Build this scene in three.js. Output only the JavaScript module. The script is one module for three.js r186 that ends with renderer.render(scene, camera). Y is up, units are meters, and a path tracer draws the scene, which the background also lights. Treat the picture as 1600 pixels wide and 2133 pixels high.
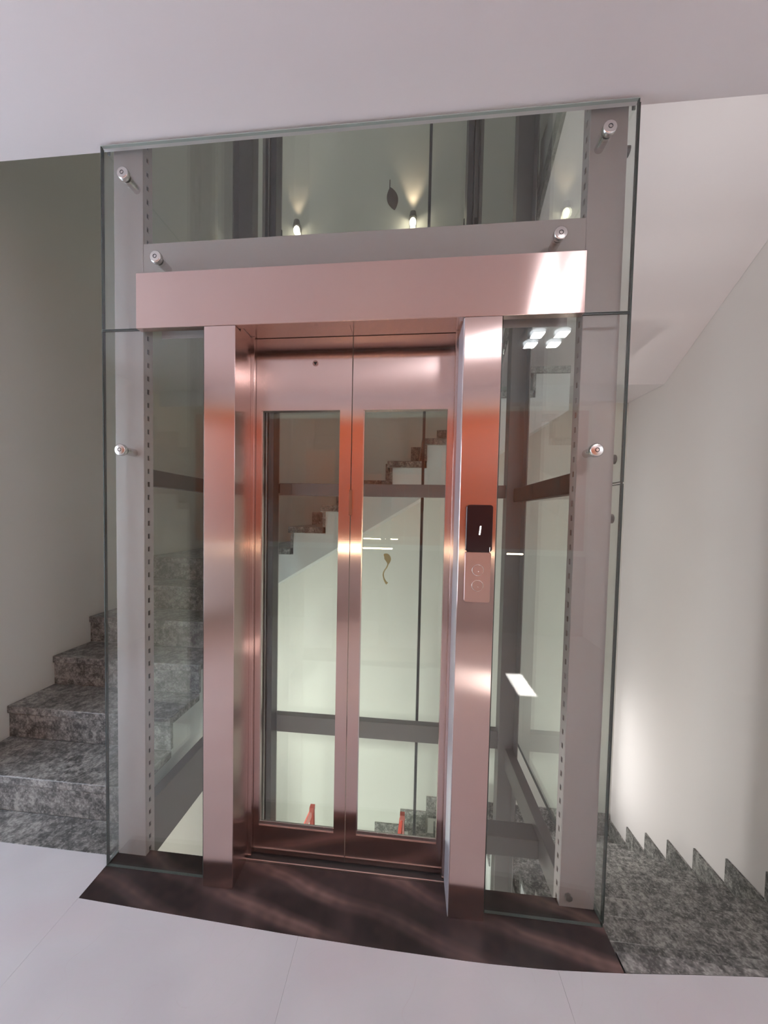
import * as THREE from 'three';
import { RoundedBoxGeometry } from 'three/addons/geometries/RoundedBoxGeometry.js';
import { RectAreaLightUniformsLib } from 'three/addons/lights/RectAreaLightUniformsLib.js';
import { mergeGeometries } from 'three/addons/utils/BufferGeometryUtils.js';

// ---------------------------------------------------------------- camera, sky, sun, exposure
RectAreaLightUniformsLib.init();
const scene = new THREE.Scene();
const camera = new THREE.PerspectiveCamera(2 * Math.atan(1066.5 / 809.41) * 180 / Math.PI, 1600 / 2133, 0.02, 100);
camera.position.set(0.2268, 1.3526, 1.3169);
camera.rotation.set(-0.0406, 0.1071, 0.019, 'YXZ');
camera.setViewOffset(1600, 2133, 33, -41.9, 1600, 2133);
scene.background = new THREE.Color().setRGB(5.9, 6.5, 7.8);           // overcast daylight outside the windows
const sun = new THREE.DirectionalLight(new THREE.Color().setRGB(1, 0.96, 0.9), 190);
sun.position.set(1.12 + 5, 8.6, 1.95 + 0.3); sun.target.position.set(1.12, 0, 1.95);
sun.castShadow = true; Object.assign(sun.shadow.camera, { left: -6, right: 6, top: 8, bottom: -6, near: 0.1, far: 30 });
scene.add(sun, sun.target);
const renderer = new THREE.WebGLRenderer({ antialias: true });
renderer.toneMapping = THREE.LinearToneMapping;
renderer.toneMappingExposure = 1.2;
renderer.shadowMap.enabled = true;

// ---------------------------------------------------------------- helpers
let seed = 7;
const rnd = () => { seed = (seed * 1664525 + 1013904223) >>> 0; return seed / 4294967296; };
const used = {};
function numbered(n) { used[n] = (used[n] ?? -1) + 1; return used[n] ? n + '_' + String(used[n]).padStart(3, '0') : n; }
function thing(name, label, category, [x, y, z] = [0, 0, 0], group) {
  const o = new THREE.Group(); o.name = numbered(name); o.position.set(x, y, z); scene.add(o);
  o.userData = { label, category }; if (group) o.userData.group = group;
  return o;
}
function structure(name, label, category, at = [0, 0, 0]) { const o = thing(name, label, category, at); o.userData.kind = 'structure'; return o; }
const origin = (o, v = new THREE.Vector3()) => { o.updateWorldMatrix(true, false); return v.setFromMatrixPosition(o.matrixWorld); };
function addMesh(parent, name, g, m, x = 0, y = 0, z = 0) {             // x, y, z in the world
  const o = new THREE.Mesh(g, m); o.name = name; o.castShadow = o.receiveShadow = true;
  const p = parent ? origin(parent) : new THREE.Vector3();
  o.position.set(x - p.x, y - p.y, z - p.z);
  (parent || scene).add(o);
  return o;
}
// uv in metres from the place in the world, by the way each face points
function metreUV(g, cx, cy, cz) {
  const p = g.attributes.position, n = g.attributes.normal, uv = new Float32Array(p.count * 2);
  for (let i = 0; i < p.count; i++) {
    const X = p.getX(i) + cx, Y = p.getY(i) + cy, Z = p.getZ(i) + cz, ax = Math.abs(n.getX(i)), ay = Math.abs(n.getY(i)), az = Math.abs(n.getZ(i));
    const [u, v] = ay >= ax && ay >= az ? [X, Z] : ax > az ? [Z, Y] : [X, Y];
    uv[2 * i] = u; uv[2 * i + 1] = v;
  }
  g.setAttribute('uv', new THREE.BufferAttribute(uv, 2));
  return g;
}
const boxes = new Map();
function box(parent, name, x0, x1, y0, y1, z0, z1, m, r = 0) {
  const w = x1 - x0, h = y1 - y0, d = z1 - z0, cx = (x0 + x1) / 2, cy = (y0 + y1) / 2, cz = (z0 + z1) / 2;
  const metres = m.userData.metres, key = [w, h, d, r].map((v) => v.toFixed(4)).join() ;
  let g = !metres && boxes.get(key);
  if (!g) {
    g = r ? new RoundedBoxGeometry(w, h, d, 2, Math.min(r, w / 2.1, h / 2.1, d / 2.1)) : new THREE.BoxGeometry(w, h, d);
    if (metres) metreUV(g, cx, cy, cz); else boxes.set(key, g);
  }
  return addMesh(parent, name, g, m, cx, cy, cz);
}
// polygon in x,y pushed along z from z0 to z1 (world), or in z,y pushed along x
function prismXY(parent, name, pts, z0, z1, m, holes = [], bevel = 0) {
  const s = new THREE.Shape(pts.map(([x, y]) => new THREE.Vector2(x, y)));
  for (const h of holes) s.holes.push(new THREE.Path(h.map(([x, y]) => new THREE.Vector2(x, y))));
  const g = new THREE.ExtrudeGeometry(s, { depth: z1 - z0 - 2 * bevel, bevelEnabled: bevel > 0, bevelSize: bevel, bevelThickness: bevel, bevelOffset: -bevel, bevelSegments: 1 });
  g.translate(0, 0, z0 + bevel);
  if (m.userData.metres) metreUV(g, 0, 0, 0);
  return centred(parent, name, g, m);
}
function prismZY(parent, name, pts, x0, x1, m, holes = [], bevel = 0) {
  const s = new THREE.Shape(pts.map(([z, y]) => new THREE.Vector2(-z, y)));
  for (const h of holes) s.holes.push(new THREE.Path(h.map(([z, y]) => new THREE.Vector2(-z, y))));
  const g = new THREE.ExtrudeGeometry(s, { depth: x1 - x0 - 2 * bevel, bevelEnabled: bevel > 0, bevelSize: bevel, bevelThickness: bevel, bevelOffset: -bevel, bevelSegments: 1 });
  g.translate(0, 0, bevel); g.rotateY(Math.PI / 2); g.translate(x0, 0, 0);
  if (m.userData.metres) metreUV(g, 0, 0, 0);
  return centred(parent, name, g, m);
}
function centred(parent, name, g, m) {
  g.computeBoundingBox(); const c = g.boundingBox.getCenter(new THREE.Vector3()); g.translate(-c.x, -c.y, -c.z);
  return addMesh(parent, name, g, m, c.x, c.y, c.z);
}
const rect = (x0, x1, y0, y1) => [[x0, y0], [x1, y0], [x1, y1], [x0, y1]];
function roundRect(x0, x1, y0, y1, r, n = 5) {
  const out = [];
  for (const [cx, cy, a0] of [[x1 - r, y0 + r, -90], [x1 - r, y1 - r, 0], [x0 + r, y1 - r, 90], [x0 + r, y0 + r, 180]])
    for (let i = 0; i <= n; i++) { const a = (a0 + 90 * i / n) * Math.PI / 180; out.push([cx + r * Math.cos(a), cy + r * Math.sin(a)]); }
  return out;
}

// uv along the brushed grain: u across, v up
function grainUV(g) {
  const p = g.attributes.position, n = g.attributes.normal, uv = g.attributes.uv;
  for (let i = 0; i < p.count; i++) uv.setXY(i, Math.abs(n.getX(i)) > 0.5 ? p.getZ(i) : p.getX(i), Math.abs(n.getY(i)) > 0.5 ? p.getZ(i) : p.getY(i));
}

// ---------------------------------------------------------------- textures
function noiseField(n, period, sd) {                                    // tileable value noise, n x n, period cells a side
  seed = sd; const g = Array.from({ length: period * period }, rnd), out = new Float32Array(n * n), s = (t) => t * t * (3 - 2 * t);
  for (let j = 0; j < n; j++) for (let i = 0; i < n; i++) {
    const u = i / n * period, v = j / n * period, a = Math.floor(u), b = Math.floor(v), fu = s(u - a), fv = s(v - b), a1 = (a + 1) % period, b1 = (b + 1) % period;
    out[j * n + i] = (g[b * period + a] * (1 - fu) + g[b * period + a1] * fu) * (1 - fv) + (g[b1 * period + a] * (1 - fu) + g[b1 * period + a1] * fu) * fv;
  }
  return out;
}
function texture(n, colour, srgb = true, repeat = 1) {
  const d = new Uint8Array(n * n * 4);
  for (let j = 0; j < n; j++) for (let i = 0; i < n; i++) { const c = colour(i, j, j * n + i); for (let k = 0; k < 3; k++) d[4 * (j * n + i) + k] = Math.max(0, Math.min(255, c[k])); d[4 * (j * n + i) + 3] = 255; }
  const t = new THREE.DataTexture(d, n, n, THREE.RGBAFormat); t.magFilter = THREE.LinearFilter; t.minFilter = THREE.LinearMipmapLinearFilter; t.generateMipmaps = true;
  t.wrapS = t.wrapT = THREE.RepeatWrapping; t.repeat.set(repeat, repeat); if (srgb) t.colorSpace = THREE.SRGBColorSpace; t.needsUpdate = true;
  return t;
}
const N = 512;
const nA = noiseField(N, 9, 11), nB = noiseField(N, 40, 12), nC = noiseField(N, 110, 13), nD = noiseField(N, 230, 14), nE = noiseField(N, 5, 15);
const mixc = (a, b, t) => a.map((v, k) => v + (b[k] - v) * t);
const clamp = (t) => Math.max(0, Math.min(1, t));
const graniteTex = texture(N, (i, j, q) => {
  const v = 0.2 * nA[q] + 0.35 * nB[q] + 0.3 * nC[q] + 0.25 * nD[q], t = clamp((v - 0.3) / 0.5);
  const c = mixc([76, 75, 74], [172, 169, 165], t); return nD[q] > 0.86 ? mixc(c, [182, 178, 174], 0.5) : c;
});
const marbleTex = texture(N, (i, j, q) => {
  const v = Math.abs(Math.sin((i + 1.2 * j) / N * Math.PI * 4 + 7 * nE[q] + 3 * nA[q])), line = v < 0.03 ? (0.03 - v) / 0.03 : 0;
  let c = mixc([206, 203, 206], [199, 195, 199], nA[q]); c = mixc(c, [204, 190, 194], clamp((nE[q] - 0.62) * 1.6)); return mixc(c, [190, 174, 178], 0.35 * line * nB[q]);
});
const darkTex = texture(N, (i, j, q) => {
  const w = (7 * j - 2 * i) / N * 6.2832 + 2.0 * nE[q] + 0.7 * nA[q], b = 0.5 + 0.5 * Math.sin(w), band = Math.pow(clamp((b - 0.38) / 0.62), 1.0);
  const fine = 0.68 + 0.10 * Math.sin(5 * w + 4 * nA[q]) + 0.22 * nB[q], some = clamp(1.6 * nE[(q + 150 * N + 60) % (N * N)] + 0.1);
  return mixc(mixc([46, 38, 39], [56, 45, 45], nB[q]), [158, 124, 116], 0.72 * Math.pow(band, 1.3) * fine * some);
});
const woodTex = texture(N, (i, j, q) => {
  const g = nB[(Math.floor(j / 14) % N) * N + i] * 0.5 + 0.5 * nC[(Math.floor(j / 9) % N) * N + i];
  return mixc([140, 62, 28], [196, 104, 54], clamp(0.2 + 0.8 * g));
});
const brushTex = texture(N, (i, j, q) => { const v = 120 + 40 * (nD[i] + nC[N * 7 + i] - 1); return [v, v, v]; }, false);

// ---------------------------------------------------------------- materials
const lin = (r, g, b) => new THREE.Color().setRGB(r, g, b);
const std = (o) => new THREE.MeshStandardMaterial(o), phy = (o) => new THREE.MeshPhysicalMaterial(o);
const metres = (m) => { m.userData.metres = true; return m; };
const M = {
  wall: std({ color: lin(0.70, 0.69, 0.645), roughness: 0.75 }),
  wallRight: std({ color: lin(0.75, 0.71, 0.705), roughness: 0.75 }),
  ceiling: std({ color: lin(0.78, 0.72, 0.73), roughness: 0.8 }),
  plaster: std({ color: lin(0.74, 0.75, 0.75), roughness: 0.7 }),
  marble: metres(phy({ map: marbleTex, roughness: 0.22 })),
  granite: metres(std({ map: graniteTex, roughness: 0.38 })),
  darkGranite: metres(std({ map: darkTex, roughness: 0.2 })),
  copper: phy({ color: lin(0.655, 0.505, 0.47), metalness: 1, roughness: 0.185, anisotropy: 1 }),
  copperAcross: phy({ color: lin(0.655, 0.505, 0.47), metalness: 1, roughness: 0.185, anisotropy: 1, anisotropyRotation: Math.PI / 2 }),
  paleSheet: std({ color: lin(0.60, 0.60, 0.66), metalness: 0.5, roughness: 0.35 }),  // bluish brightness put into the colour of the inner column face
  copperDark: std({ color: lin(0.30, 0.13, 0.08), metalness: 0.7, roughness: 0.45 }),
  copperPlate: std({ color: lin(0.50, 0.36, 0.34), metalness: 1, roughness: 0.38 }),
  greyPaint: std({ color: lin(0.42, 0.375, 0.37), roughness: 0.5 }),
  greySteel: std({ color: lin(0.17, 0.155, 0.15), roughness: 0.5, metalness: 0.2 }),
  railSteel: std({ color: lin(0.30, 0.28, 0.27), roughness: 0.35, metalness: 0.8 }),
  darkSteel: std({ color: lin(0.06, 0.055, 0.055), roughness: 0.45, metalness: 0.4 }),
  steel: std({ color: lin(0.72, 0.70, 0.68), roughness: 0.25, metalness: 1 }),
  rubber: std({ color: lin(0.02, 0.022, 0.022), roughness: 0.7 }),
  glass: phy({ color: lin(0.95, 0.968, 0.957), roughness: 0, metalness: 0, transmission: 1, thickness: 0, ior: 1.52 }),
  clearGlass: phy({ color: lin(0.955, 0.978, 0.962), roughness: 0, metalness: 0, transmission: 1, thickness: 0, ior: 1.52 }),
  glassEdge: std({ color: lin(0.11, 0.13, 0.125), roughness: 0.25 }),
  glassTop: std({ color: lin(0.42, 0.47, 0.45), roughness: 0.3 }),
  glassEdgeDark: std({ color: lin(0.05, 0.065, 0.06), roughness: 0.25 }),
  display: phy({ color: lin(0.022, 0.012, 0.014), roughness: 0.12 }),
  digit: std({ color: 0xffffff, emissive: lin(1, 1, 1), emissiveIntensity: 1.6 }),
  red: std({ color: lin(0.50, 0.045, 0.03), roughness: 0.45 }),
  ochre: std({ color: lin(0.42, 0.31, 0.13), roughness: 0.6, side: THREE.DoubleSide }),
  leaf: std({ color: lin(0.11, 0.085, 0.06), roughness: 0.7, side: THREE.DoubleSide }),  // brown of the small pointed mark on the rear glass
  white: std({ color: lin(0.8, 0.8, 0.8), roughness: 0.5 }),
  wood: metres(std({ map: woodTex, roughness: 0.5 })),
  woodDark: std({ color: lin(0.22, 0.12, 0.07), roughness: 0.5 }),
  dado: std({ color: lin(0.40, 0.33, 0.31), roughness: 0.6 }),
  coolGlow: std({ color: 0xffffff, emissive: lin(0.9, 0.95, 1), emissiveIntensity: 6 }),
  warmGlow: std({ color: 0xffffff, emissive: lin(1, 0.75, 0.45), emissiveIntensity: 8 }),
  bulb: std({ color: 0xffffff, emissive: lin(1, 0.9, 0.72), emissiveIntensity: 4 }),
  steelOpen: std({ color: lin(0.3, 0.29, 0.28), roughness: 0.35, metalness: 1, side: THREE.DoubleSide }),
  dayGlow: std({ color: 0xffffff, emissive: lin(1, 1, 0.97), emissiveIntensity: 6 }),
};
function areaLight(parent, color, power, w, h, at, towards) {
  const l = new THREE.RectAreaLight(color, power, w, h); l.position.copy(new THREE.Vector3(...at).sub(origin(parent))); parent.add(l);
  l.updateWorldMatrix(true, false); l.lookAt(...towards); return l;
}

// ---------------------------------------------------------------- the shell
const XL = -1.834, XR = 2.259, ZB = -2.65, LOB = 3.4, XW = -2.6, LOW = -3.36, TOP = 6.6, CEIL = 2.66;
const label = (s, c) => [s, c];
{
  const w = structure('wall_left', 'cream painted stairwell wall beside the rising granite steps', 'wall');
  box(w, 'wall_face', XL - 0.15, XL, LOW, TOP, ZB - 0.15, -0.04, M.wall);
  const b = structure('wall_back', 'pale stairwell wall behind the glass lift shaft', 'wall');
  box(b, 'wall_face', XL - 0.15, XR + 0.15, LOW, TOP, ZB - 0.15, ZB, M.wall);
  // right wall with the high ventilator window near the lobby
  const r = structure('wall_right', 'off white wall running beside the descending granite steps', 'wall');
  prismZY(r, 'wall_face', [[LOB, LOW], [LOB, TOP], [ZB, TOP], [ZB, LOW]], XR, XR + 0.15, M.wallRight, [[[1.76, 1.78], [1.76, 2.27], [2.24, 2.27], [2.24, 1.78]].reverse()]);
  const f = structure('wall_front', 'plain wall closing the lobby behind the viewer', 'wall');
  box(f, 'wall_face', XW - 0.15, XR + 0.15, -0.3, 3.1, LOB, LOB + 0.15, M.wall);
  const lw = structure('wall_lobby', 'plain lobby wall holding the wide daylight window', 'wall');
  prismZY(lw, 'wall_face', [[LOB, -0.3], [LOB, 3.1], [-0.19, 3.1], [-0.19, -0.3]], XW - 0.15, XW, M.wall, [[[0.3, 0.35], [0.3, 2.25], [1.8, 2.25], [1.8, 0.35]].reverse()]);
  const rt = structure('wall_return', 'short wall return between lobby and stairwell wall', 'wall');
  box(rt, 'wall_face', XW, XL - 0.1505, -0.3, 3.1, -0.19, -0.04, M.wall);
  const lo = structure('wall_added_lower', 'added wall closing the open lower lobby against stray light', 'wall');  // unseen wall added to stop light leaking below the slab
  box(lo, 'wall_face', XL - 0.15, XR, LOW, -0.3, 0.3, 0.45, M.wall);
  box(lo, 'wall_side', XL - 0.15, XL, LOW, -0.3, -0.04, 0.3, M.wall);
  const up = structure('wall_upper', 'plain wall above the lobby ceiling facing the upper flight', 'wall');
  box(up, 'wall_face', XL - 0.15, XR, 3.0, TOP, 0.3, 0.45, M.wall);
  box(up, 'wall_side', XL - 0.15, XL, 3.0, TOP, -0.04, 0.3, M.wall);
  const c = structure('ceiling', 'smooth pinkish white lobby ceiling ending above the glass lift front', 'ceiling');
  box(c, 'ceiling_slab', XW - 0.15, XR, CEIL, 3.0, -0.04, LOB, M.ceiling);
  const c2 = structure('ceiling', 'high plain ceiling closing the stairwell', 'ceiling');
  box(c2, 'roof_slab', XL - 0.15, XR + 0.15, TOP, TOP + 0.2, ZB - 0.15, 0.45, M.ceiling);
}
// floors
const ARC = [[-0.894, 0.124], [-0.646, 0.132], [-0.134, 0.148], [0.176, 0.153], [0.469, 0.154], [0.683, 0.146], [0.882, 0.130], [1.11, 0.106], [1.327, 0.085], [1.7, 0.075], [XR, 0.072]];
{
  const f = structure('floor', 'white polished marble lobby floor with faint pink veins', 'floor');
  box(f, 'floor_bed', XW - 0.15, XR + 0.15, -0.3, -0.02, 0.13, LOB, M.plaster);
  box(f, 'floor_bed', XW - 0.15, -0.9, -0.3, -0.02, -0.045, 0.13, M.plaster);
  // slabs: shapes in x,z laid flat, 0.8 m grid with hair joints
  const slab = (pts) => {
    const s = new THREE.Shape(pts.map(([x, z]) => new THREE.Vector2(x, -z)));
    const g = new THREE.ExtrudeGeometry(s, { depth: 0.02, bevelEnabled: false }); g.rotateX(-Math.PI / 2); g.translate(0, -0.02, 0); metreUV(g, 0, 0, 0);
    centred(f, 'marble_slab', g, M.marble);
  };
  const J = 0.0003, xs = [XW, -1.7, -0.896, -0.1, 0.7, 1.5, XR], zs = [0.93, 1.73, 2.53, LOB];
  const arcZ = (x) => { for (let i = 1; i < ARC.length; i++) if (x <= ARC[i][0]) { const [a, b] = [ARC[i - 1], ARC[i]]; return a[1] + (b[1] - a[1]) * clamp((x - a[0]) / (b[0] - a[0])); } return ARC.at(-1)[1]; };
  for (let i = 0; i + 1 < xs.length; i++) {
    const a = xs[i] + J, b = xs[i + 1] - J;
    if (b < -0.89) slab([[a, -0.045], [a, 0.93 - J], [b, 0.93 - J], [b, -0.045]]);
    else {
      const top = []; for (let k = 0; k <= 12; k++) { const x = a + (b - a) * k / 12; top.push([x, arcZ(x) + 0.001]); }
      slab([...top.reverse(), [a, 0.93 - J], [b, 0.93 - J]]);
    }
    for (let j = 0; j + 1 < zs.length; j++) slab([[a, zs[j] + J], [a, zs[j + 1] - J], [b, zs[j + 1] - J], [b, zs[j] + J]]);
  }
  const lf = structure('floor', 'pale floor at the bottom of the lower stairwell', 'floor');
  box(lf, 'lower_slab', XL - 0.15, XR + 0.15, LOW - 0.2, LOW, ZB - 0.15, 0.45, M.plaster);
}

// ---------------------------------------------------------------- staircase
const R = 0.1677, XS = 0.93, WL = XL + 0.0015, WR = XR - 0.0015, WB = ZB + 0.0015;
{ // left flight, rising away
  const t = thing('stair_flight', 'dark grey granite steps rising away beside the cream wall', 'staircase', [-1.38, 0, -0.05]);
  box(t, 'landing_strip', WL, -0.93, -0.02, 0, -0.2, -0.045, M.granite, 0.003);
  box(t, 'strip_bed', WL, -0.93, -0.3, -0.02, -0.2, -0.045, M.plaster);
  const zk = (k) => -0.2 - 0.262 * (k - 1), r = 0.1675, body = [];
  for (let k = 1; k <= 6; k++) {
    const z0 = zk(k), z1 = k < 6 ? zk(k + 1) : WB, y = k * r;
    box(t, 'riser', WL, -0.935, y - r, y - 0.04, z0 - 0.02, z0, M.granite);
    box(t, 'tread', WL, k < 6 ? -0.93 : -0.962, y - 0.04, y, z1 - (k < 6 ? 0.002 : 0), z0 + 0.014, M.granite, 0.006);
    body.push([z0 - 0.02, y - r - (k > 1 ? 0.04 : 0)], [z0 - 0.02, y - 0.04]);
  }
  body[0][1] = -0.3;
  body.push([WB, 6 * r - 0.04], [WB, 6 * r - 0.2], [-1.6, 6 * r - 0.2], [-0.4, -0.3]);
  prismZY(t, 'waist_slab', body, WL, -0.962, M.plaster);
}
{ // back flight, rising to the right behind the shaft
  const t = thing('stair_flight', 'granite step flight with white plastered side behind the shaft glass', 'staircase', [0, 1.0, -2.1]);
  const T = 0.2514, X = (j) => -0.938 + T * j, Y = (j) => 1.096 + R * j, zn = -1.6, body = [];
  for (let j = 0; j <= 8; j++) {
    box(t, 'tread', X(j) - 0.02, X(j + 1) - 0.0, Y(j) - 0.05, Y(j), WB, zn + 0.012, M.granite, 0.005);
    box(t, 'riser', X(j), X(j) + 0.02, Y(j) - R, Y(j) - 0.05, WB, zn + 0.006, M.granite);
    body.push([X(j) + 0.02, Y(j) - R - (j ? 0.05 : 0.1)], [X(j) + 0.02, Y(j) - 0.05]);
    box(t, 'skirting_tile', X(j), X(j + 1), Y(j), Y(j) + 0.12, WB, WB + 0.012, M.granite);
    box(t, 'skirting_tile', X(j + 1) - 0.1, X(j + 1), Y(j) + 0.12, Y(j + 1) + 0.12, WB, WB + 0.012, M.granite);
  }
  box(t, 'landing_slab', X(9) - 0.02, WR, Y(9) - 0.05, Y(9), WB, -2.13, M.granite, 0.005);
  body.push([X(9), Y(8) - 0.05], [X(9), 2.129], [X(0), 0.724], [X(0), Y(0) - R - 0.1]);
  box(t, 'landing_soffit', X(9) + 0.001, WR, 2.473, Y(9) - 0.051, WB, -2.13, M.ceiling);
  prismXY(t, 'waist_slab', body, WB, zn, M.plaster);
}
{ // upper right flight: soffit rising towards the lobby
  const t = thing('stair_flight', 'smooth sloping white soffit of the upper flight beside the lift', 'staircase', [1.6, 2.46, -2.1]);
  const body = [[-2.127, 2.473], [-0.05, 3.72]];
  let z = -0.05, y = 4.05; body.push([z, y]);
  for (let k = 0; k < 8; k++) { z -= 0.268; body.push([z, y]); y -= R; body.push([z, y]); }
  body.push([-2.127, y]);
  prismZY(t, 'waist_slab', body, XS, WR, M.ceiling);
  prismZY(t, 'edge_trim', [[-2.127, 2.474], [-0.051, 3.7205], [-0.051, 3.84], [-2.127, 2.594]], XS - 0.02, XS - 0.0005, M.granite);
}
{ // right flight, descending away
  const t = thing('stair_flight', 'speckled grey granite steps descending between lift and right wall', 'staircase', [1.6, -1.7, -1.1]);
  const z = (k) => 0.068 - 0.268 * k, body = [];
  // the landing nosing follows the curved marble edge
  const pts = [[0.9015, 0.127], ...ARC.filter((p) => p[0] > 0.9), [WR, z(0)], [0.9015, z(0)]];
  const s = new THREE.Shape(pts.map(([x, zz]) => new THREE.Vector2(x, -zz))), g = new THREE.ExtrudeGeometry(s, { depth: 0.04, bevelEnabled: false });
  g.rotateX(-Math.PI / 2); g.translate(0, -0.04, 0); metreUV(g, 0, 0, 0); centred(t, 'landing_strip', g, M.granite);
  for (let k = 1; k <= 10; k++) {
    const y = -R * k - 0.081, z1 = k < 10 ? z(k) : WB;
    box(t, 'riser', XS, WR, y, k > 1 ? y + R - 0.04 : -0.04, z(k - 1) - 0.016, z(k - 1), M.granite);
    box(t, 'tread', XS - 0.005, WR, y - 0.04, y, z1, z(k - 1) - 0.001, M.granite, 0.005);
    box(t, 'skirting_tile', WR - 0.012, WR, y, y + R, z1, z(k - 1) - 0.001, M.granite);
    body.push([z(k - 1) - 0.016, y + R - 0.04], [z(k - 1) - 0.016, y - 0.04]);
  }
  box(t, 'landing_slab', 0.56, XS - 0.006, -R * 10 - 0.121, -R * 10 - 0.081, WB, -1.6, M.granite, 0.005);
  box(t, 'skirting_tile', 0.46, WR - 0.013, -R * 10 - 0.08, -1.535, WB, WB + 0.012, M.granite);
  body.push([WB, -R * 10 - 0.121], [WB, -R * 10 - 0.3], [-2.2, -R * 10 - 0.3], [0.07, -0.42], [0.07, -0.041]);
  prismZY(t, 'waist_slab', body.map((p, i) => (i ? p : [p[0], -0.041])), XS + 0.004, WR, M.plaster);
}
{ // lower back flight, descending to the left
  const t = thing('stair_flight', 'lower granite steps seen through the bottom of the door glass', 'staircase', [-0.4, -3.3, -2.1]);
  const T = 0.265, X = (j) => 0.5585 - T * j, Y = (j) => -10 * R - 0.081 - R * j, body = [[0.5585, -10 * R - 0.122]];
  for (let j = 1; j <= 7; j++) {
    box(t, 'tread', X(j) - 0.015, X(j - 1), Y(j) - 0.04, Y(j), WB, -1.6, M.granite, 0.005);
    box(t, 'riser', X(j - 1) - 0.016, X(j - 1), Y(j), Y(j - 1) - 0.04, WB, -1.6, M.granite);
    box(t, 'skirting_tile', X(j) - 0.0995, X(j - 1) - 0.1, Y(j), Y(j) + 0.228, WB, WB + 0.012, M.granite);
    body.push([X(j - 1) - 0.016, Y(j - 1) - 0.04], [X(j - 1) - 0.016, Y(j) - 0.04]);
  }
  body.push([X(7), Y(7) - 0.04], [X(7), Y(7) - 0.24], [0.5585, -10 * R - 0.38]);
  prismXY(t, 'waist_slab', body, WB, -1.606, M.plaster);
}

// ---------------------------------------------------------------- threshold
{
  const t = thing('threshold_slab', 'dark brown granite threshold with reddish streaks in front of the lift', 'threshold', [0, -0.05, 0]);
  const front = ARC.filter((p) => p[0] < 0.89);
  const pts = [...front, [0.896, 0.128], [0.9, -0.088], [-0.9, -0.088], [-0.896, 0.12]];
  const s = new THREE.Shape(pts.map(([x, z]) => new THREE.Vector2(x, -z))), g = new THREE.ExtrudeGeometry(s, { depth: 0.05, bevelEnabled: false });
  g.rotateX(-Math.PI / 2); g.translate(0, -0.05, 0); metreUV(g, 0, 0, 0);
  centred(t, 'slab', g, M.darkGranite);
  box(t, 'slab_bed', -0.9, 0.9, -0.3, -0.05, -0.088, 0.13, M.plaster);
  const d = thing('door_sill', 'dark metal sill strip with a pale edge under the lift doors', 'sill', [0, -0.04, -0.12]);
  box(d, 'sill_plate', -0.4, 0.4, -0.04, 0.006, -0.16, -0.094, M.darkSteel);
  box(d, 'sill_edge', -0.4, 0.4, -0.03, 0.008, -0.0935, -0.0885, M.steel);
}

// ---------------------------------------------------------------- steel frame of the shaft
const shaft = thing('lift_shaft', 'glass lift shaft with grey painted steel posts beams and guide rails', 'lift shaft', [0, LOW, -0.6]);
function partGroup(name, label, [x, y, z]) { const o = new THREE.Group(), p = origin(shaft); o.name = name; o.position.set(x - p.x, y - p.y, z - p.z); o.userData = { label }; shaft.add(o); return o; }
{
  const t = shaft;
  const y0 = LOW, y1 = TOP - 0.3;
  // front posts: channel with a slotted inner flange
  for (const s of [-1, 1]) {
    const xi = s * 0.777, xo = s * 0.893, a = Math.min(xi, xo), b = Math.max(xi, xo);
    box(t, 'front_post', a, b, y0, y1, -0.066, -0.06, M.greyPaint, 0.002);
    box(t, 'post_back', a, b, y0, y1, -0.112, -0.106, M.greyPaint);
    box(t, 'post_flange', s > 0 ? xo - 0.005 : xo, s > 0 ? xo : xo + 0.005, y0, y1, -0.106, -0.066, M.greyPaint);
    const holes = [];
    for (let y = -0.5; y < 2.9; y += 0.05) holes.push([[-0.092, y], [-0.092, y + 0.019], [-0.080, y + 0.019], [-0.080, y]]);
    box(t, 'slot_shade_strip', s > 0 ? xi + 0.010 : xi - 0.013, s > 0 ? xi + 0.013 : xi - 0.010, -0.6, 3.0, -0.105, -0.067, M.rubber);  // dark strip added so the slots read as shaded inside
    prismZY(t, 'slotted_flange', [[-0.066, y0], [-0.066, y1], [-0.106, y1], [-0.106, y0]], s > 0 ? xi : xi - 0.004, s > 0 ? xi + 0.004 : xi, M.greyPaint, holes);
  }
  box(t, 'front_beam', -0.777, 0.777, 2.1, 2.342, -0.11, -0.06, M.greyPaint, 0.003);
  for (const s of [-1, 1]) { // rear posts
    box(t, 'rear_post', Math.min(s * 0.80, s * 0.893), Math.max(s * 0.80, s * 0.893), LOW, TOP - 0.3, -1.19, -1.10, M.greySteel, 0.003);
    box(t, 'rear_post', Math.min(s * 0.893, s * 0.885), Math.max(s * 0.893, s * 0.885), LOW, TOP - 0.3, -1.09, -1.02, M.greySteel, 0.002);
  }
  for (const [a, b] of [[-1.78, -1.67], [-0.085, 0.028], [1.478, 1.556], [2.9, 3.0], [4.6, 4.7]]) {
    box(t, 'rear_beam', -0.80, 0.80, a, b, -1.185, -1.13, M.greySteel, 0.003);
    if (a < 3 && a > -1) {
      const lo = a < 0;
      box(t, 'side_beam', -0.888, -0.84, lo ? -0.13 : 1.462, lo ? 0.12 : 1.53, -1.10, -0.115, M.greySteel, 0.003);
      box(t, 'side_beam', 0.84, 0.888, lo ? -0.19 : 1.455, lo ? -0.06 : 1.535, -1.10, -0.115, M.greySteel, 0.003);
    }
  }
  box(t, 'bracket_beam', 0.52, 0.84, -0.19, -0.10, -0.56, -0.46, M.greySteel, 0.003);
}
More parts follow.
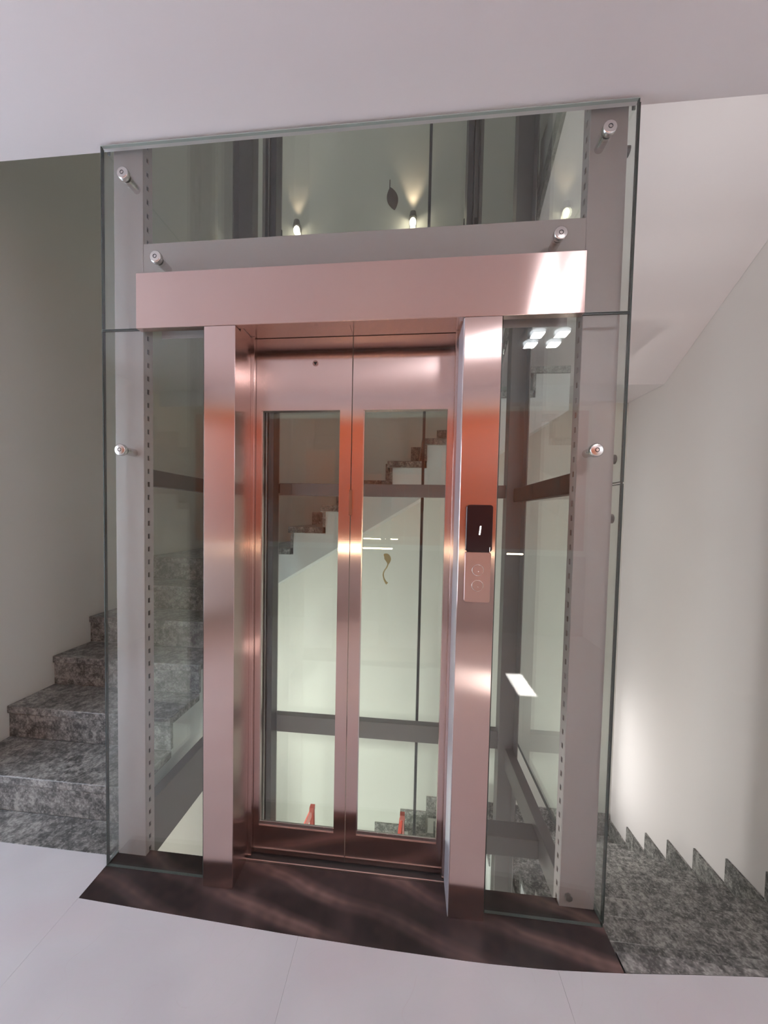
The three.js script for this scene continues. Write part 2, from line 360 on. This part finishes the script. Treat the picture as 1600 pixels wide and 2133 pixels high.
for (const [name, x0, x1, s, lab] of [['guide_rail', -0.725, -0.62, 1, 'steel guide rail channel left of the door leaves inside the shaft'], ['guide_rail', 0.507, 0.60, -1, 'steel guide rail channel beside the control post inside the shaft']]) {
  const t = partGroup(name, lab, [(x0 + x1) / 2, LOW, -1.08]);
  const xa = s > 0 ? x1 - 0.032 : x0;
  box(t, 'rail_web', xa, xa + 0.032, LOW, TOP - 0.3, -1.12, -1.02, M.darkSteel, 0.002);
  box(t, 'rail_flange', x0, x1, LOW, TOP - 0.3, -1.13, -1.12, M.railSteel);
  box(t, 'rail_head', s > 0 ? x0 : x1 - 0.02, s > 0 ? x0 + 0.02 : x1, LOW, TOP - 0.3, -1.12, -1.07, M.railSteel, 0.002);
  box(t, 'rail_fin', s > 0 ? x0 + 0.045 : x1 - 0.052, s > 0 ? x0 + 0.052 : x1 - 0.045, LOW, TOP - 0.3, -1.12, -1.05, M.railSteel);
  for (const y of [-0.9, 1.52, 3.11]) box(t, 'rail_clip', x0 - 0.005, x1 + 0.005, y - 0.03, y + 0.03, -1.13, -1.118, M.darkSteel, 0.003);
}

// ---------------------------------------------------------------- glass
const standoffGeo = (() => {
  const cap = [[0, 0.028], [0.017, 0.028], [0.021, 0.0245], [0.021, 0.012], [0.019, 0.010]].map(([r, y]) => new THREE.Vector2(r, y)).reverse();
  const g = new THREE.LatheGeometry(cap, 24); g.rotateX(Math.PI / 2); return g;
})();
const barrelGeo = new THREE.CylinderGeometry(0.014, 0.014, 0.05, 20); barrelGeo.rotateX(Math.PI / 2);
const screwGeo = new THREE.TorusGeometry(0.006, 0.0012, 6, 18);
function standoff(parent, x, y, z = 0) {
  addMesh(parent, 'standoff_cap', standoffGeo, M.steel, x, y, z - 0.01);
  addMesh(parent, 'screw_ring', screwGeo, M.darkSteel, x, y, z + 0.018);
  addMesh(parent, 'standoff_barrel', barrelGeo, M.steel, x, y, z - 0.036);
}
const G = 0.01;
// a pane in the x,y plane (front face at z) or, turned, in the z,y plane
function pane(label, x0, x1, y0, y1, z, opt = {}) {
  const t = partGroup('glass_panel', label, [(x0 + x1) / 2, y0, z - G / 2]);
  const e = 0.003, h = 0.0014;
  box(t, 'pane', x0 + e, x1 - e, y0 + h, y1 - (opt.top ? e : h), z - G, z, opt.mat || M.glass);
  box(t, 'glass_edge', x0, x1, y1 - (opt.top ? e : h), y1, z - G, z, opt.top || M.glassEdge);
  box(t, 'glass_edge', x0, x1, y0, y0 + h, z - G, z, M.glassEdge);
  box(t, 'glass_edge', x0, x0 + e, y0 + h, y1 - e, z - G, z, M.glassEdgeDark);
  box(t, 'glass_edge', x1 - e, x1, y0 + h, y1 - e, z - G, z, M.glassEdgeDark);
  return t;
}
function sidePane(label, x, y0, y1, z0, z1, opt = {}) {
  const t = partGroup('glass_panel', label, [x, y0, (z0 + z1) / 2]), e = 0.003;
  box(t, 'pane', x - G / 2, x + G / 2, opt.noBottom ? y0 : y0 + e, opt.noTop ? y1 : y1 - e, z0 + e, z1 - e, opt.mat || M.clearGlass);
  if (!opt.noBottom) box(t, 'glass_edge', x - G / 2, x + G / 2, y0, y0 + e, z0, z1, M.glassEdge);
  if (!opt.noTop) box(t, 'glass_edge', x - G / 2, x + G / 2, y1 - e, y1, z0, z1, M.glassEdge);
  box(t, 'glass_edge', x - G / 2, x + G / 2, y0 + e, y1 - e, z1 - e, z1, M.glassEdgeDark);
  box(t, 'glass_edge', x - G / 2, x + G / 2, y0 + e, y1 - e, z0, z0 + e, M.glassEdgeDark);
  return t;
}
{
  const up = pane('wide clear glass panel above the copper header held by steel buttons', -0.8945, 0.8945, 2.006, 2.646, 0, { top: M.glassTop });
  for (const [x, y] of [[-0.80, 2.534], [0.805, 2.552], [-0.678, 2.243], [0.673, 2.246]]) standoff(up, x, y);
  const l = pane('tall clear glass panel beside the copper column by the rising steps', -0.8945, -0.505, 0.001, 2.003, 0);
  standoff(l, -0.816, 1.575);
  const r = pane('tall clear glass panel beside the column that carries the call panel', 0.508, 0.8945, 0.001, 2.003, 0);
  standoff(r, 0.806, 1.575);
  { const g = new THREE.CylinderGeometry(0.012, 0.012, 0.012, 6); g.rotateX(Math.PI / 2); addMesh(shaft, 'base_bolt', g, M.railSteel, 0.806, 0.04, -0.054); }
  // side glass of the shaft
  const s1 = sidePane('upper side glass of the shaft above the descending steps', 0.8985, 1.477, 2.646, -1.19, -0.0125, { noTop: true });
  for (const x of [-0.8985, 0.8985]) sidePane('side glass of the shaft above the lobby ceiling', x, 2.648, TOP - 0.4, -1.19, -0.0425, { noBottom: true });
  const s2 = sidePane('lower side glass of the shaft beside the descending steps', 0.8985, 0.002, 1.473, -1.19, -0.0125);
  sidePane('side glass of the shaft beside the rising steps', -0.8985, 0.002, 2.646, -1.19, -0.0125, { noTop: true });
  for (const [p, y] of [[s1, 2.56], [s1, 1.56], [s2, 1.36]]) {
    const g = new THREE.CylinderGeometry(0.016, 0.016, 0.02, 18); g.rotateZ(Math.PI / 2);
    addMesh(p, 'patch_fitting', g, M.darkSteel, 0.8985, y, -0.085);
    box(p, 'fitting_arm', 0.878, 0.8935, y - 0.006, y + 0.006, -0.09, -0.075, M.darkSteel, 0.002);
  }
  // rear glass
  const ra = pane('wide rear shaft glass pane reaching the dark vertical joint', -0.885, 0.2945, LOW + 0.05, TOP - 0.4, -1.195, { mat: M.clearGlass });
  const rb = pane('narrow rear shaft glass pane between dark vertical joint and guide rail', 0.3065, 0.885, LOW + 0.05, TOP - 0.4, -1.195, { mat: M.clearGlass });
  const j = partGroup('glass_joint', 'black vertical silicone joint with clamp between the rear glass panes', [0.3005, LOW, -1.2]);
  box(j, 'silicone_strip', 0.295, 0.306, LOW + 0.05, TOP - 0.4, -1.204, -1.193, M.rubber);
  box(j, 'joint_clamp', 0.291, 0.31, 1.39, 1.475, -1.193, -1.186, M.rubber, 0.002);
}

// ---------------------------------------------------------------- copper portal
{
  const t = thing('door_portal', 'brushed copper header and columns framing the lift doors', 'door frame', [0, 0, -0.04]);
  box(t, 'header', -0.740, 0.747, 1.992, 2.18, 0.002, 0.03, M.copperAcross, 0.0015);
  box(t, 'header_soffit', -0.378, 0.0035, 2.012, 2.02, -0.116, -0.0115, M.copperAcross);
  box(t, 'header_soffit', 0.0045, 0.385, 2.012, 2.02, -0.116, -0.0115, M.copperAcross);
  box(t, 'header_back', -0.74, 0.747, 2.0205, 2.095, -0.116, -0.112, M.greyPaint);
  for (const [a, b] of [[-0.490, -0.378], [0.385, 0.502]])
    grainUV(prismZY(t, 'column', [[0.03, 0.0015], [0.03, 1.9905], [-0.0115, 1.9905], [-0.0115, 2.0115], [-0.1, 2.0115], [-0.1, 0.0015]], a, b, M.copper, [], 0.0012).geometry);
  box(t, 'pale_side_sheet', 0.3825, 0.3848, 0.002, 1.989, -0.098, 0.0285, M.paleSheet);  // pale sheet added to brighten this inner column face
  box(t, 'jamb', -0.41, -0.364, 0.0085, 2.0115, -0.117, -0.1005, M.copper, 0.001);
  box(t, 'jamb', 0.374, 0.41, 0.0085, 2.0115, -0.117, -0.1005, M.copper, 0.001);
}
// ---------------------------------------------------------------- door leaves
function leaf(label, x0, x1, w0, w1, keyX) {
  const t = thing('lift_door', label, 'door', [(x0 + x1) / 2, 0.012, -0.145], 'lift door leaves');
  const y0 = 0.0125, y1 = 2.05, a = 0.124, b = 1.744, zf = -0.1195;
  const f = prismXY(t, 'leaf_frame', rect(x0, x1, y0, y1), zf - 0.03, zf, M.copper, [rect(w0, w1, a, b).reverse()]);
  grainUV(f.geometry);
  box(t, 'window_pane', w0 - 0.004, w1 + 0.004, a - 0.004, b + 0.004, zf - 0.02, zf - 0.012, M.clearGlass);
  box(t, 'glass_bead', w0, w1, a, a + 0.016, zf - 0.011, zf - 0.004, M.steel, 0.001);
  box(t, 'glass_bead', w0, w0 + 0.004, a + 0.016, b, zf - 0.011, zf - 0.004, M.steel);
  if (keyX) { const g = new THREE.CylinderGeometry(0.0105, 0.0105, 0.004, 20); g.rotateX(Math.PI / 2); const k = addMesh(t, 'key_lock', g, M.copperPlate, keyX, 1.916, zf + 0.001); const h = new THREE.CylinderGeometry(0.008, 0.008, 0.002, 3); h.rotateX(Math.PI / 2); addMesh(k, 'key_hole', h, M.rubber, keyX, 1.916, zf + 0.0035); }
  return t;
}
const dl = leaf('copper lift door leaf with glass window and small key lock', -0.42, 0.0028, -0.342, -0.041, -0.136);
const dr = leaf('copper lift door leaf with glass window beside the call panel column', 0.0058, 0.42, 0.047, 0.352, 0);
box(dr, 'seam_strip', -0.0015, 0.0095, 1.355, 1.45, -0.119, -0.1165, M.copperDark, 0.0008);  // dark brown strip over the seam between the doors

// ---------------------------------------------------------------- call panel
{
  const t = thing('call_panel', 'slim call panel with black display and two round buttons', 'control panel', [0.447, 1.08, 0.03]);
  const z = 0.0302;
  prismXY(t, 'display', roundRect(0.406, 0.489, 1.2455, 1.396, 0.009), z, z + 0.012, M.display, [], 0.0015);
  const sl = 0.1, dig = (ya, yb) => prismXY(t, 'digit_segment', [[0.4465 + sl * (ya - 1.3), ya], [0.4510 + sl * (ya - 1.3), ya], [0.4510 + sl * (yb - 1.3), yb], [0.4465 + sl * (yb - 1.3), yb]], z + 0.012, z + 0.0124, M.digit);
  dig(1.300, 1.3135); dig(1.315, 1.3285);
  box(t, 'indicator_mark', 0.4815, 0.4825, 1.247, 1.261, z + 0.012, z + 0.0124, M.digit);
  prismXY(t, 'button_plate', roundRect(0.4055, 0.4875, 1.081, 1.2445, 0.008), z, z + 0.010, M.copperPlate, [], 0.0015);
  for (const y of [1.186, 1.136]) {
    const g = new THREE.CylinderGeometry(0.0165, 0.0165, 0.003, 32); g.rotateX(Math.PI / 2);
    const b = addMesh(t, 'call_button', g, M.copperPlate, 0.447, y, z + 0.0108);
    addMesh(b, 'button_ring', new THREE.TorusGeometry(0.0178, 0.0013, 8, 36), M.steel, 0.447, y, z + 0.011);
    addMesh(b, 'button_dot', new THREE.SphereGeometry(0.0022, 10, 8), M.steel, 0.449, y - 0.004, z + 0.0122);
  }
}

// ---------------------------------------------------------------- small things
{ // curled ochre mark and pointed brown mark on the rear glass
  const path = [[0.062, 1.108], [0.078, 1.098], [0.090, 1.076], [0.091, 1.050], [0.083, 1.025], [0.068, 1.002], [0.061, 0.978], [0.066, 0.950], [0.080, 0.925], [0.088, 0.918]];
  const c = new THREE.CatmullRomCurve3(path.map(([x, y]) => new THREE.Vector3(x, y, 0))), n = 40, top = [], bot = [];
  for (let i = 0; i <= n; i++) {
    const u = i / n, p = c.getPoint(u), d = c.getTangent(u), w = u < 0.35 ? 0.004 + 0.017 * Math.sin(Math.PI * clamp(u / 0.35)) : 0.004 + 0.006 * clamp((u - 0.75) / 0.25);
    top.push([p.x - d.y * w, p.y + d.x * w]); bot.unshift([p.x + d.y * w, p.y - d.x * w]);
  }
  const t = thing('ochre_mark', 'small curled ochre mark on the rear shaft glass', 'curled_strip', [0.075, 0.918, -1.19]);
  prismXY(t, 'curled_strip', [...top, ...bot], -1.1945, -1.1925, M.ochre);  // thin curled ochre shape on the glass
  const q = thing('brown_mark', 'small pointed brown mark high on the rear shaft glass', 'leaf', [0.07, 3.28, -1.19]);
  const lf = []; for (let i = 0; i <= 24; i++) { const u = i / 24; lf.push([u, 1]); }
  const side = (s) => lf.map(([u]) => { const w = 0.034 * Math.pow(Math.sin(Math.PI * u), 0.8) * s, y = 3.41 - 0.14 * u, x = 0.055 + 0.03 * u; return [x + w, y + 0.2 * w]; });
  prismXY(q, 'mark_body', [...side(1), ...side(-1).reverse().slice(1, -1)], -1.1945, -1.1925, M.leaf);  // thin pointed brown shape on the glass
  const st = new THREE.CylinderGeometry(0.003, 0.003, 0.05, 6); addMesh(q, 'mark_tail', st, M.leaf, 0.052, 3.43, -1.1935);
}
{ // red trestle on the lower flight
  const t = thing('trestle_stand', 'red steel trestle stand on the stairs below the lift', 'trestle', [-0.13, -2.4, -1.42]);
  const bar = (parent, name, a, b, r) => { const A = new THREE.Vector3(...a), B = new THREE.Vector3(...b), g = new THREE.BoxGeometry(r, A.distanceTo(B), r); const o = addMesh(parent, name, g, M.red, ...A.clone().add(B).multiplyScalar(0.5).toArray()); o.quaternion.setFromUnitVectors(new THREE.Vector3(0, 1, 0), B.sub(A).normalize()); return o; };
  for (const [x, y, f] of [[-0.445, -0.83, -0.42], [0.22, -0.82, -0.1]]) {
    const z = -1.42;
    bar(t, 'leg', [x, y, z], [x + 0.01, LOW + 0.02, z - 0.12], 0.028);
    bar(t, 'leg', [x, y, z], [x + f * 2.5, LOW + 0.02, z + 0.12], 0.028);
    bar(t, 'top_joint', [x, y + 0.015, z - 0.02], [x, y + 0.015, z + 0.02], 0.034);
  }
  bar(t, 'cross_bar', [-0.44, -2.2, -1.49], [0.225, -2.2, -1.49], 0.025);
}

// ---------------------------------------------------------------- windows, lamps and an added wall washer of the lobby, behind the viewer
{
  const w = structure('window_1', 'wide lobby window with daylight behind', 'window', [XW - 0.07, 0.35, 1.05]);
  const z0 = 0.3, z1 = 1.8, y0 = 0.35, y1 = 2.25, x0 = XW - 0.11, x1 = XW - 0.04, e = 0.05;
  for (const [a, b, c, d] of [[z0, z1, y0, y0 + e], [z0, z1, y1 - e, y1], [z0, z0 + e, y0 + e, y1 - e], [z1 - e, z1, y0 + e, y1 - e], [1.025, 1.075, y0 + e, y1 - e]]) box(w, 'window_frame', x0, x1, c, d, a, b, M.white, 0.004);
  box(w, 'window_pane', x0 + 0.03, x0 + 0.036, y0 + e, y1 - e, z0 + e, 1.025, M.clearGlass);
  box(w, 'window_pane', x0 + 0.03, x0 + 0.036, y0 + e, y1 - e, 1.075, z1 - e, M.clearGlass);
  const v = structure('window_2', 'small high ventilator window letting in sunlight', 'window', [XR + 0.07, 1.78, 2.0]);
  for (const [a, b, c, d] of [[1.76, 2.24, 1.78, 1.81], [1.76, 2.24, 2.24, 2.27], [1.76, 1.79, 1.81, 2.24], [2.21, 2.24, 1.81, 2.24]]) box(v, 'window_frame', XR + 0.05, XR + 0.1, c, d, a, b, M.white, 0.003);
  box(v, 'window_pane', XR + 0.07, XR + 0.076, 1.81, 2.24, 1.79, 2.21, M.clearGlass);
}
{
  const t = thing('ceiling_lamp', 'square ceiling lamp with four cool white round lenses in the lobby', 'lamp', [1.14, CEIL, 1.56]);
  box(t, 'lamp_frame', 0.98, 1.30, CEIL - 0.03, CEIL - 0.0015, 1.40, 1.72, M.white, 0.006);
  for (const [x, z] of [[1.06, 1.48], [1.22, 1.48], [1.06, 1.64], [1.22, 1.64]]) {
    const g = new THREE.CylinderGeometry(0.05, 0.045, 0.02, 28); addMesh(t, 'lamp_lens', g, M.coolGlow, x, CEIL - 0.0405, z);
    areaLight(t, lin(0.97, 0.95, 1.0), 185, 0.075, 0.075, [x, CEIL - 0.053, z], [x, 0, z]);
  }
}
{
  const t = thing('wood_panelling', 'orange brown vertical timber boards on the lobby wall', 'panelling', [0, 1.0, LOB - 0.03]);
  for (let i = 0; i < 16; i++) { const a = XW + 0.1 + i * 0.295; box(t, 'board', a, Math.min(a + 0.29, XR - 0.01), 1.0, 2.6, LOB - 0.03, LOB - 0.0015, M.wood, 0.004); }
  const d = thing('wall_dado', 'greyish brown dado panel below the timber boards', 'panelling', [0, 0, LOB - 0.02]);
  box(d, 'dado_panel', XW + 0.1, XR - 0.01, 0.0015, 0.93, LOB - 0.02, LOB - 0.0015, M.dado, 0.003);
  for (const [a, b, lab] of [[-0.62, 0.01, 'long warm light strip under the timber boards'], [1.36, 1.54, 'short warm light strip under the timber boards']]) {
    const q = thing('led_strip', lab, 'lamp', [(a + b) / 2, 0.93, LOB - 0.04]);
    box(q, 'strip_body', a, b, 0.931, 0.961, LOB - 0.04, LOB - 0.0015, M.white);
    box(q, 'strip_lamp', a, b, 0.938, 0.954, LOB - 0.046, LOB - 0.0405, M.warmGlow);
    areaLight(q, lin(1, 0.75, 0.48), 120, b - a, 0.016, [(a + b) / 2, 0.946, LOB - 0.05], [(a + b) / 2, 0.946, 0]);
  }
  const cv = thing('added_wall_washer', 'added unseen warm light brightening the timber boards from above', 'lamp', [-0.17, 2.5, LOB - 0.7]);  // added lamp, brightens the boards so the copper mirrors orange
  box(cv, 'washer_body', XW + 0.1, XR - 0.01, 2.5, CEIL - 0.0015, LOB - 0.74, LOB - 0.7, M.ceiling);
  box(cv, 'washer_tube', XW + 0.2, XR - 0.1, 2.54, 2.57, LOB - 0.699, LOB - 0.68, M.warmGlow, 0.005);
  areaLight(cv, lin(1, 0.8, 0.6), 25, 4.5, 0.03, [-0.17, 2.54, LOB - 0.67], [-0.17, 1.5, LOB]);
}
// ---------------------------------------------------------------- lamps of the stairwell, some added unseen
function bulkhead(label, x, y, z, nx, nz, power, color = lin(1, 0.99, 0.94)) {
  const t = thing('wall_lamp', label, 'lamp', [x, y, z]);
  const w = 0.3, h = 0.12, d = 0.05;
  if (nx) { box(t, 'lamp_base', Math.min(x, x + nx * 0.02), Math.max(x, x + nx * 0.02), y - h / 2 - 0.01, y + h / 2 + 0.01, z - w / 2 - 0.01, z + w / 2 + 0.01, M.white, 0.004); box(t, 'lamp_diffuser', Math.min(x + nx * 0.0205, x + nx * d), Math.max(x + nx * 0.0205, x + nx * d), y - h / 2, y + h / 2, z - w / 2, z + w / 2, M.dayGlow, 0.01); }
  else { box(t, 'lamp_base', x - w / 2 - 0.01, x + w / 2 + 0.01, y - h / 2 - 0.01, y + h / 2 + 0.01, Math.min(z, z + nz * 0.02), Math.max(z, z + nz * 0.02), M.white, 0.004); box(t, 'lamp_diffuser', x - w / 2, x + w / 2, y - h / 2, y + h / 2, Math.min(z + nz * 0.0205, z + nz * d), Math.max(z + nz * 0.0205, z + nz * d), M.dayGlow, 0.01); }
  areaLight(t, color, power, w, h, [x + nx * (d + 0.006), y, z + nz * (d + 0.006)], [x + nx, y, z + nz]);
}
bulkhead('rectangular wall lamp low on the wall under the rising steps', XL + 0.0015, -0.6, -1.25, 1, 0, 310);
bulkhead('rectangular wall lamp on the lower wall facing the shaft pit', -0.3, -2.5, 0.2985, 0, -1, 420);
{
  const t = thing('tube_lamp', 'upright white tube lamp on the back wall above the descending landing', 'lamp', [1.89, -1.4, ZB]);
  box(t, 'lamp_base', 1.86, 1.92, -1.4, -0.3, ZB + 0.0015, ZB + 0.03, M.white, 0.004);
  box(t, 'tube', 1.872, 1.908, -1.38, -0.32, ZB + 0.0305, ZB + 0.06, M.dayGlow, 0.012);
  areaLight(t, lin(1, 0.985, 0.95), 24, 0.036, 1.06, [1.89, -0.85, ZB + 0.066], [1.89, -0.85, 0]);
}
bulkhead('added unseen wall lamp brightening the upper stairwell', XL + 0.0015, 5.2, -1.0, 1, 0, 105);  // added out of view to lift the dim upper stairwell
{ // unseen strip added on the slab edge to brighten the stair soffit
  const t = thing('added_soffit_light', 'added unseen light strip brightening the stair soffit from the slab edge', 'lamp', [1.6, 2.83, -0.04]);
  box(t, 'strip_body', 1.0, 2.2, 2.81, 2.87, -0.0615, -0.0415, M.white, 0.003);
  box(t, 'strip_lamp', 1.02, 2.18, 2.82, 2.86, -0.0685, -0.062, M.dayGlow, 0.002);
  areaLight(t, lin(1, 0.97, 0.95), 27, 1.16, 0.035, [1.6, 2.84, -0.075], [1.6, 2.5, -1.5]);
}
function sconce(label, x, y, power) {
  const t = thing('wall_sconce', label, 'lamp', [x, y, ZB]);
  box(t, 'back_plate', x - 0.03, x + 0.03, y - 0.06, y + 0.06, ZB + 0.0015, ZB + 0.012, M.steel, 0.003);
  const sh = new THREE.CylinderGeometry(0.028, 0.04, 0.06, 20, 1, true); addMesh(t, 'lamp_shade', sh, M.steelOpen, x, y + 0.04, ZB + 0.06);
  const b = new THREE.SphereGeometry(0.032, 18, 14); b.scale(1, 1.35, 1); addMesh(t, 'bulb', b, M.bulb, x, y - 0.025, ZB + 0.06);
  const l = new THREE.SpotLight(lin(1, 0.72, 0.5), power, 0, 0.5, 0.5); l.position.set(0, 0.09, 0.06); l.target.position.set(0, 1.5, 0.0); l.castShadow = true; t.add(l, l.target);
  const p = new THREE.PointLight(lin(1, 0.85, 0.65), power * 0.15); p.position.set(0, -0.025, 0.06); p.castShadow = true; t.add(p);
}
sconce('small warm wall sconce near the dark vertical glass joint', 0.185, 4.235, 0.6);
sconce('small warm wall sconce near the guide rail and upper glass', -0.971, 4.225, 0.25);

scene.traverse((o) => { if (o.isMesh) o.castShadow = o.receiveShadow = true; });
renderer.render(scene, camera);
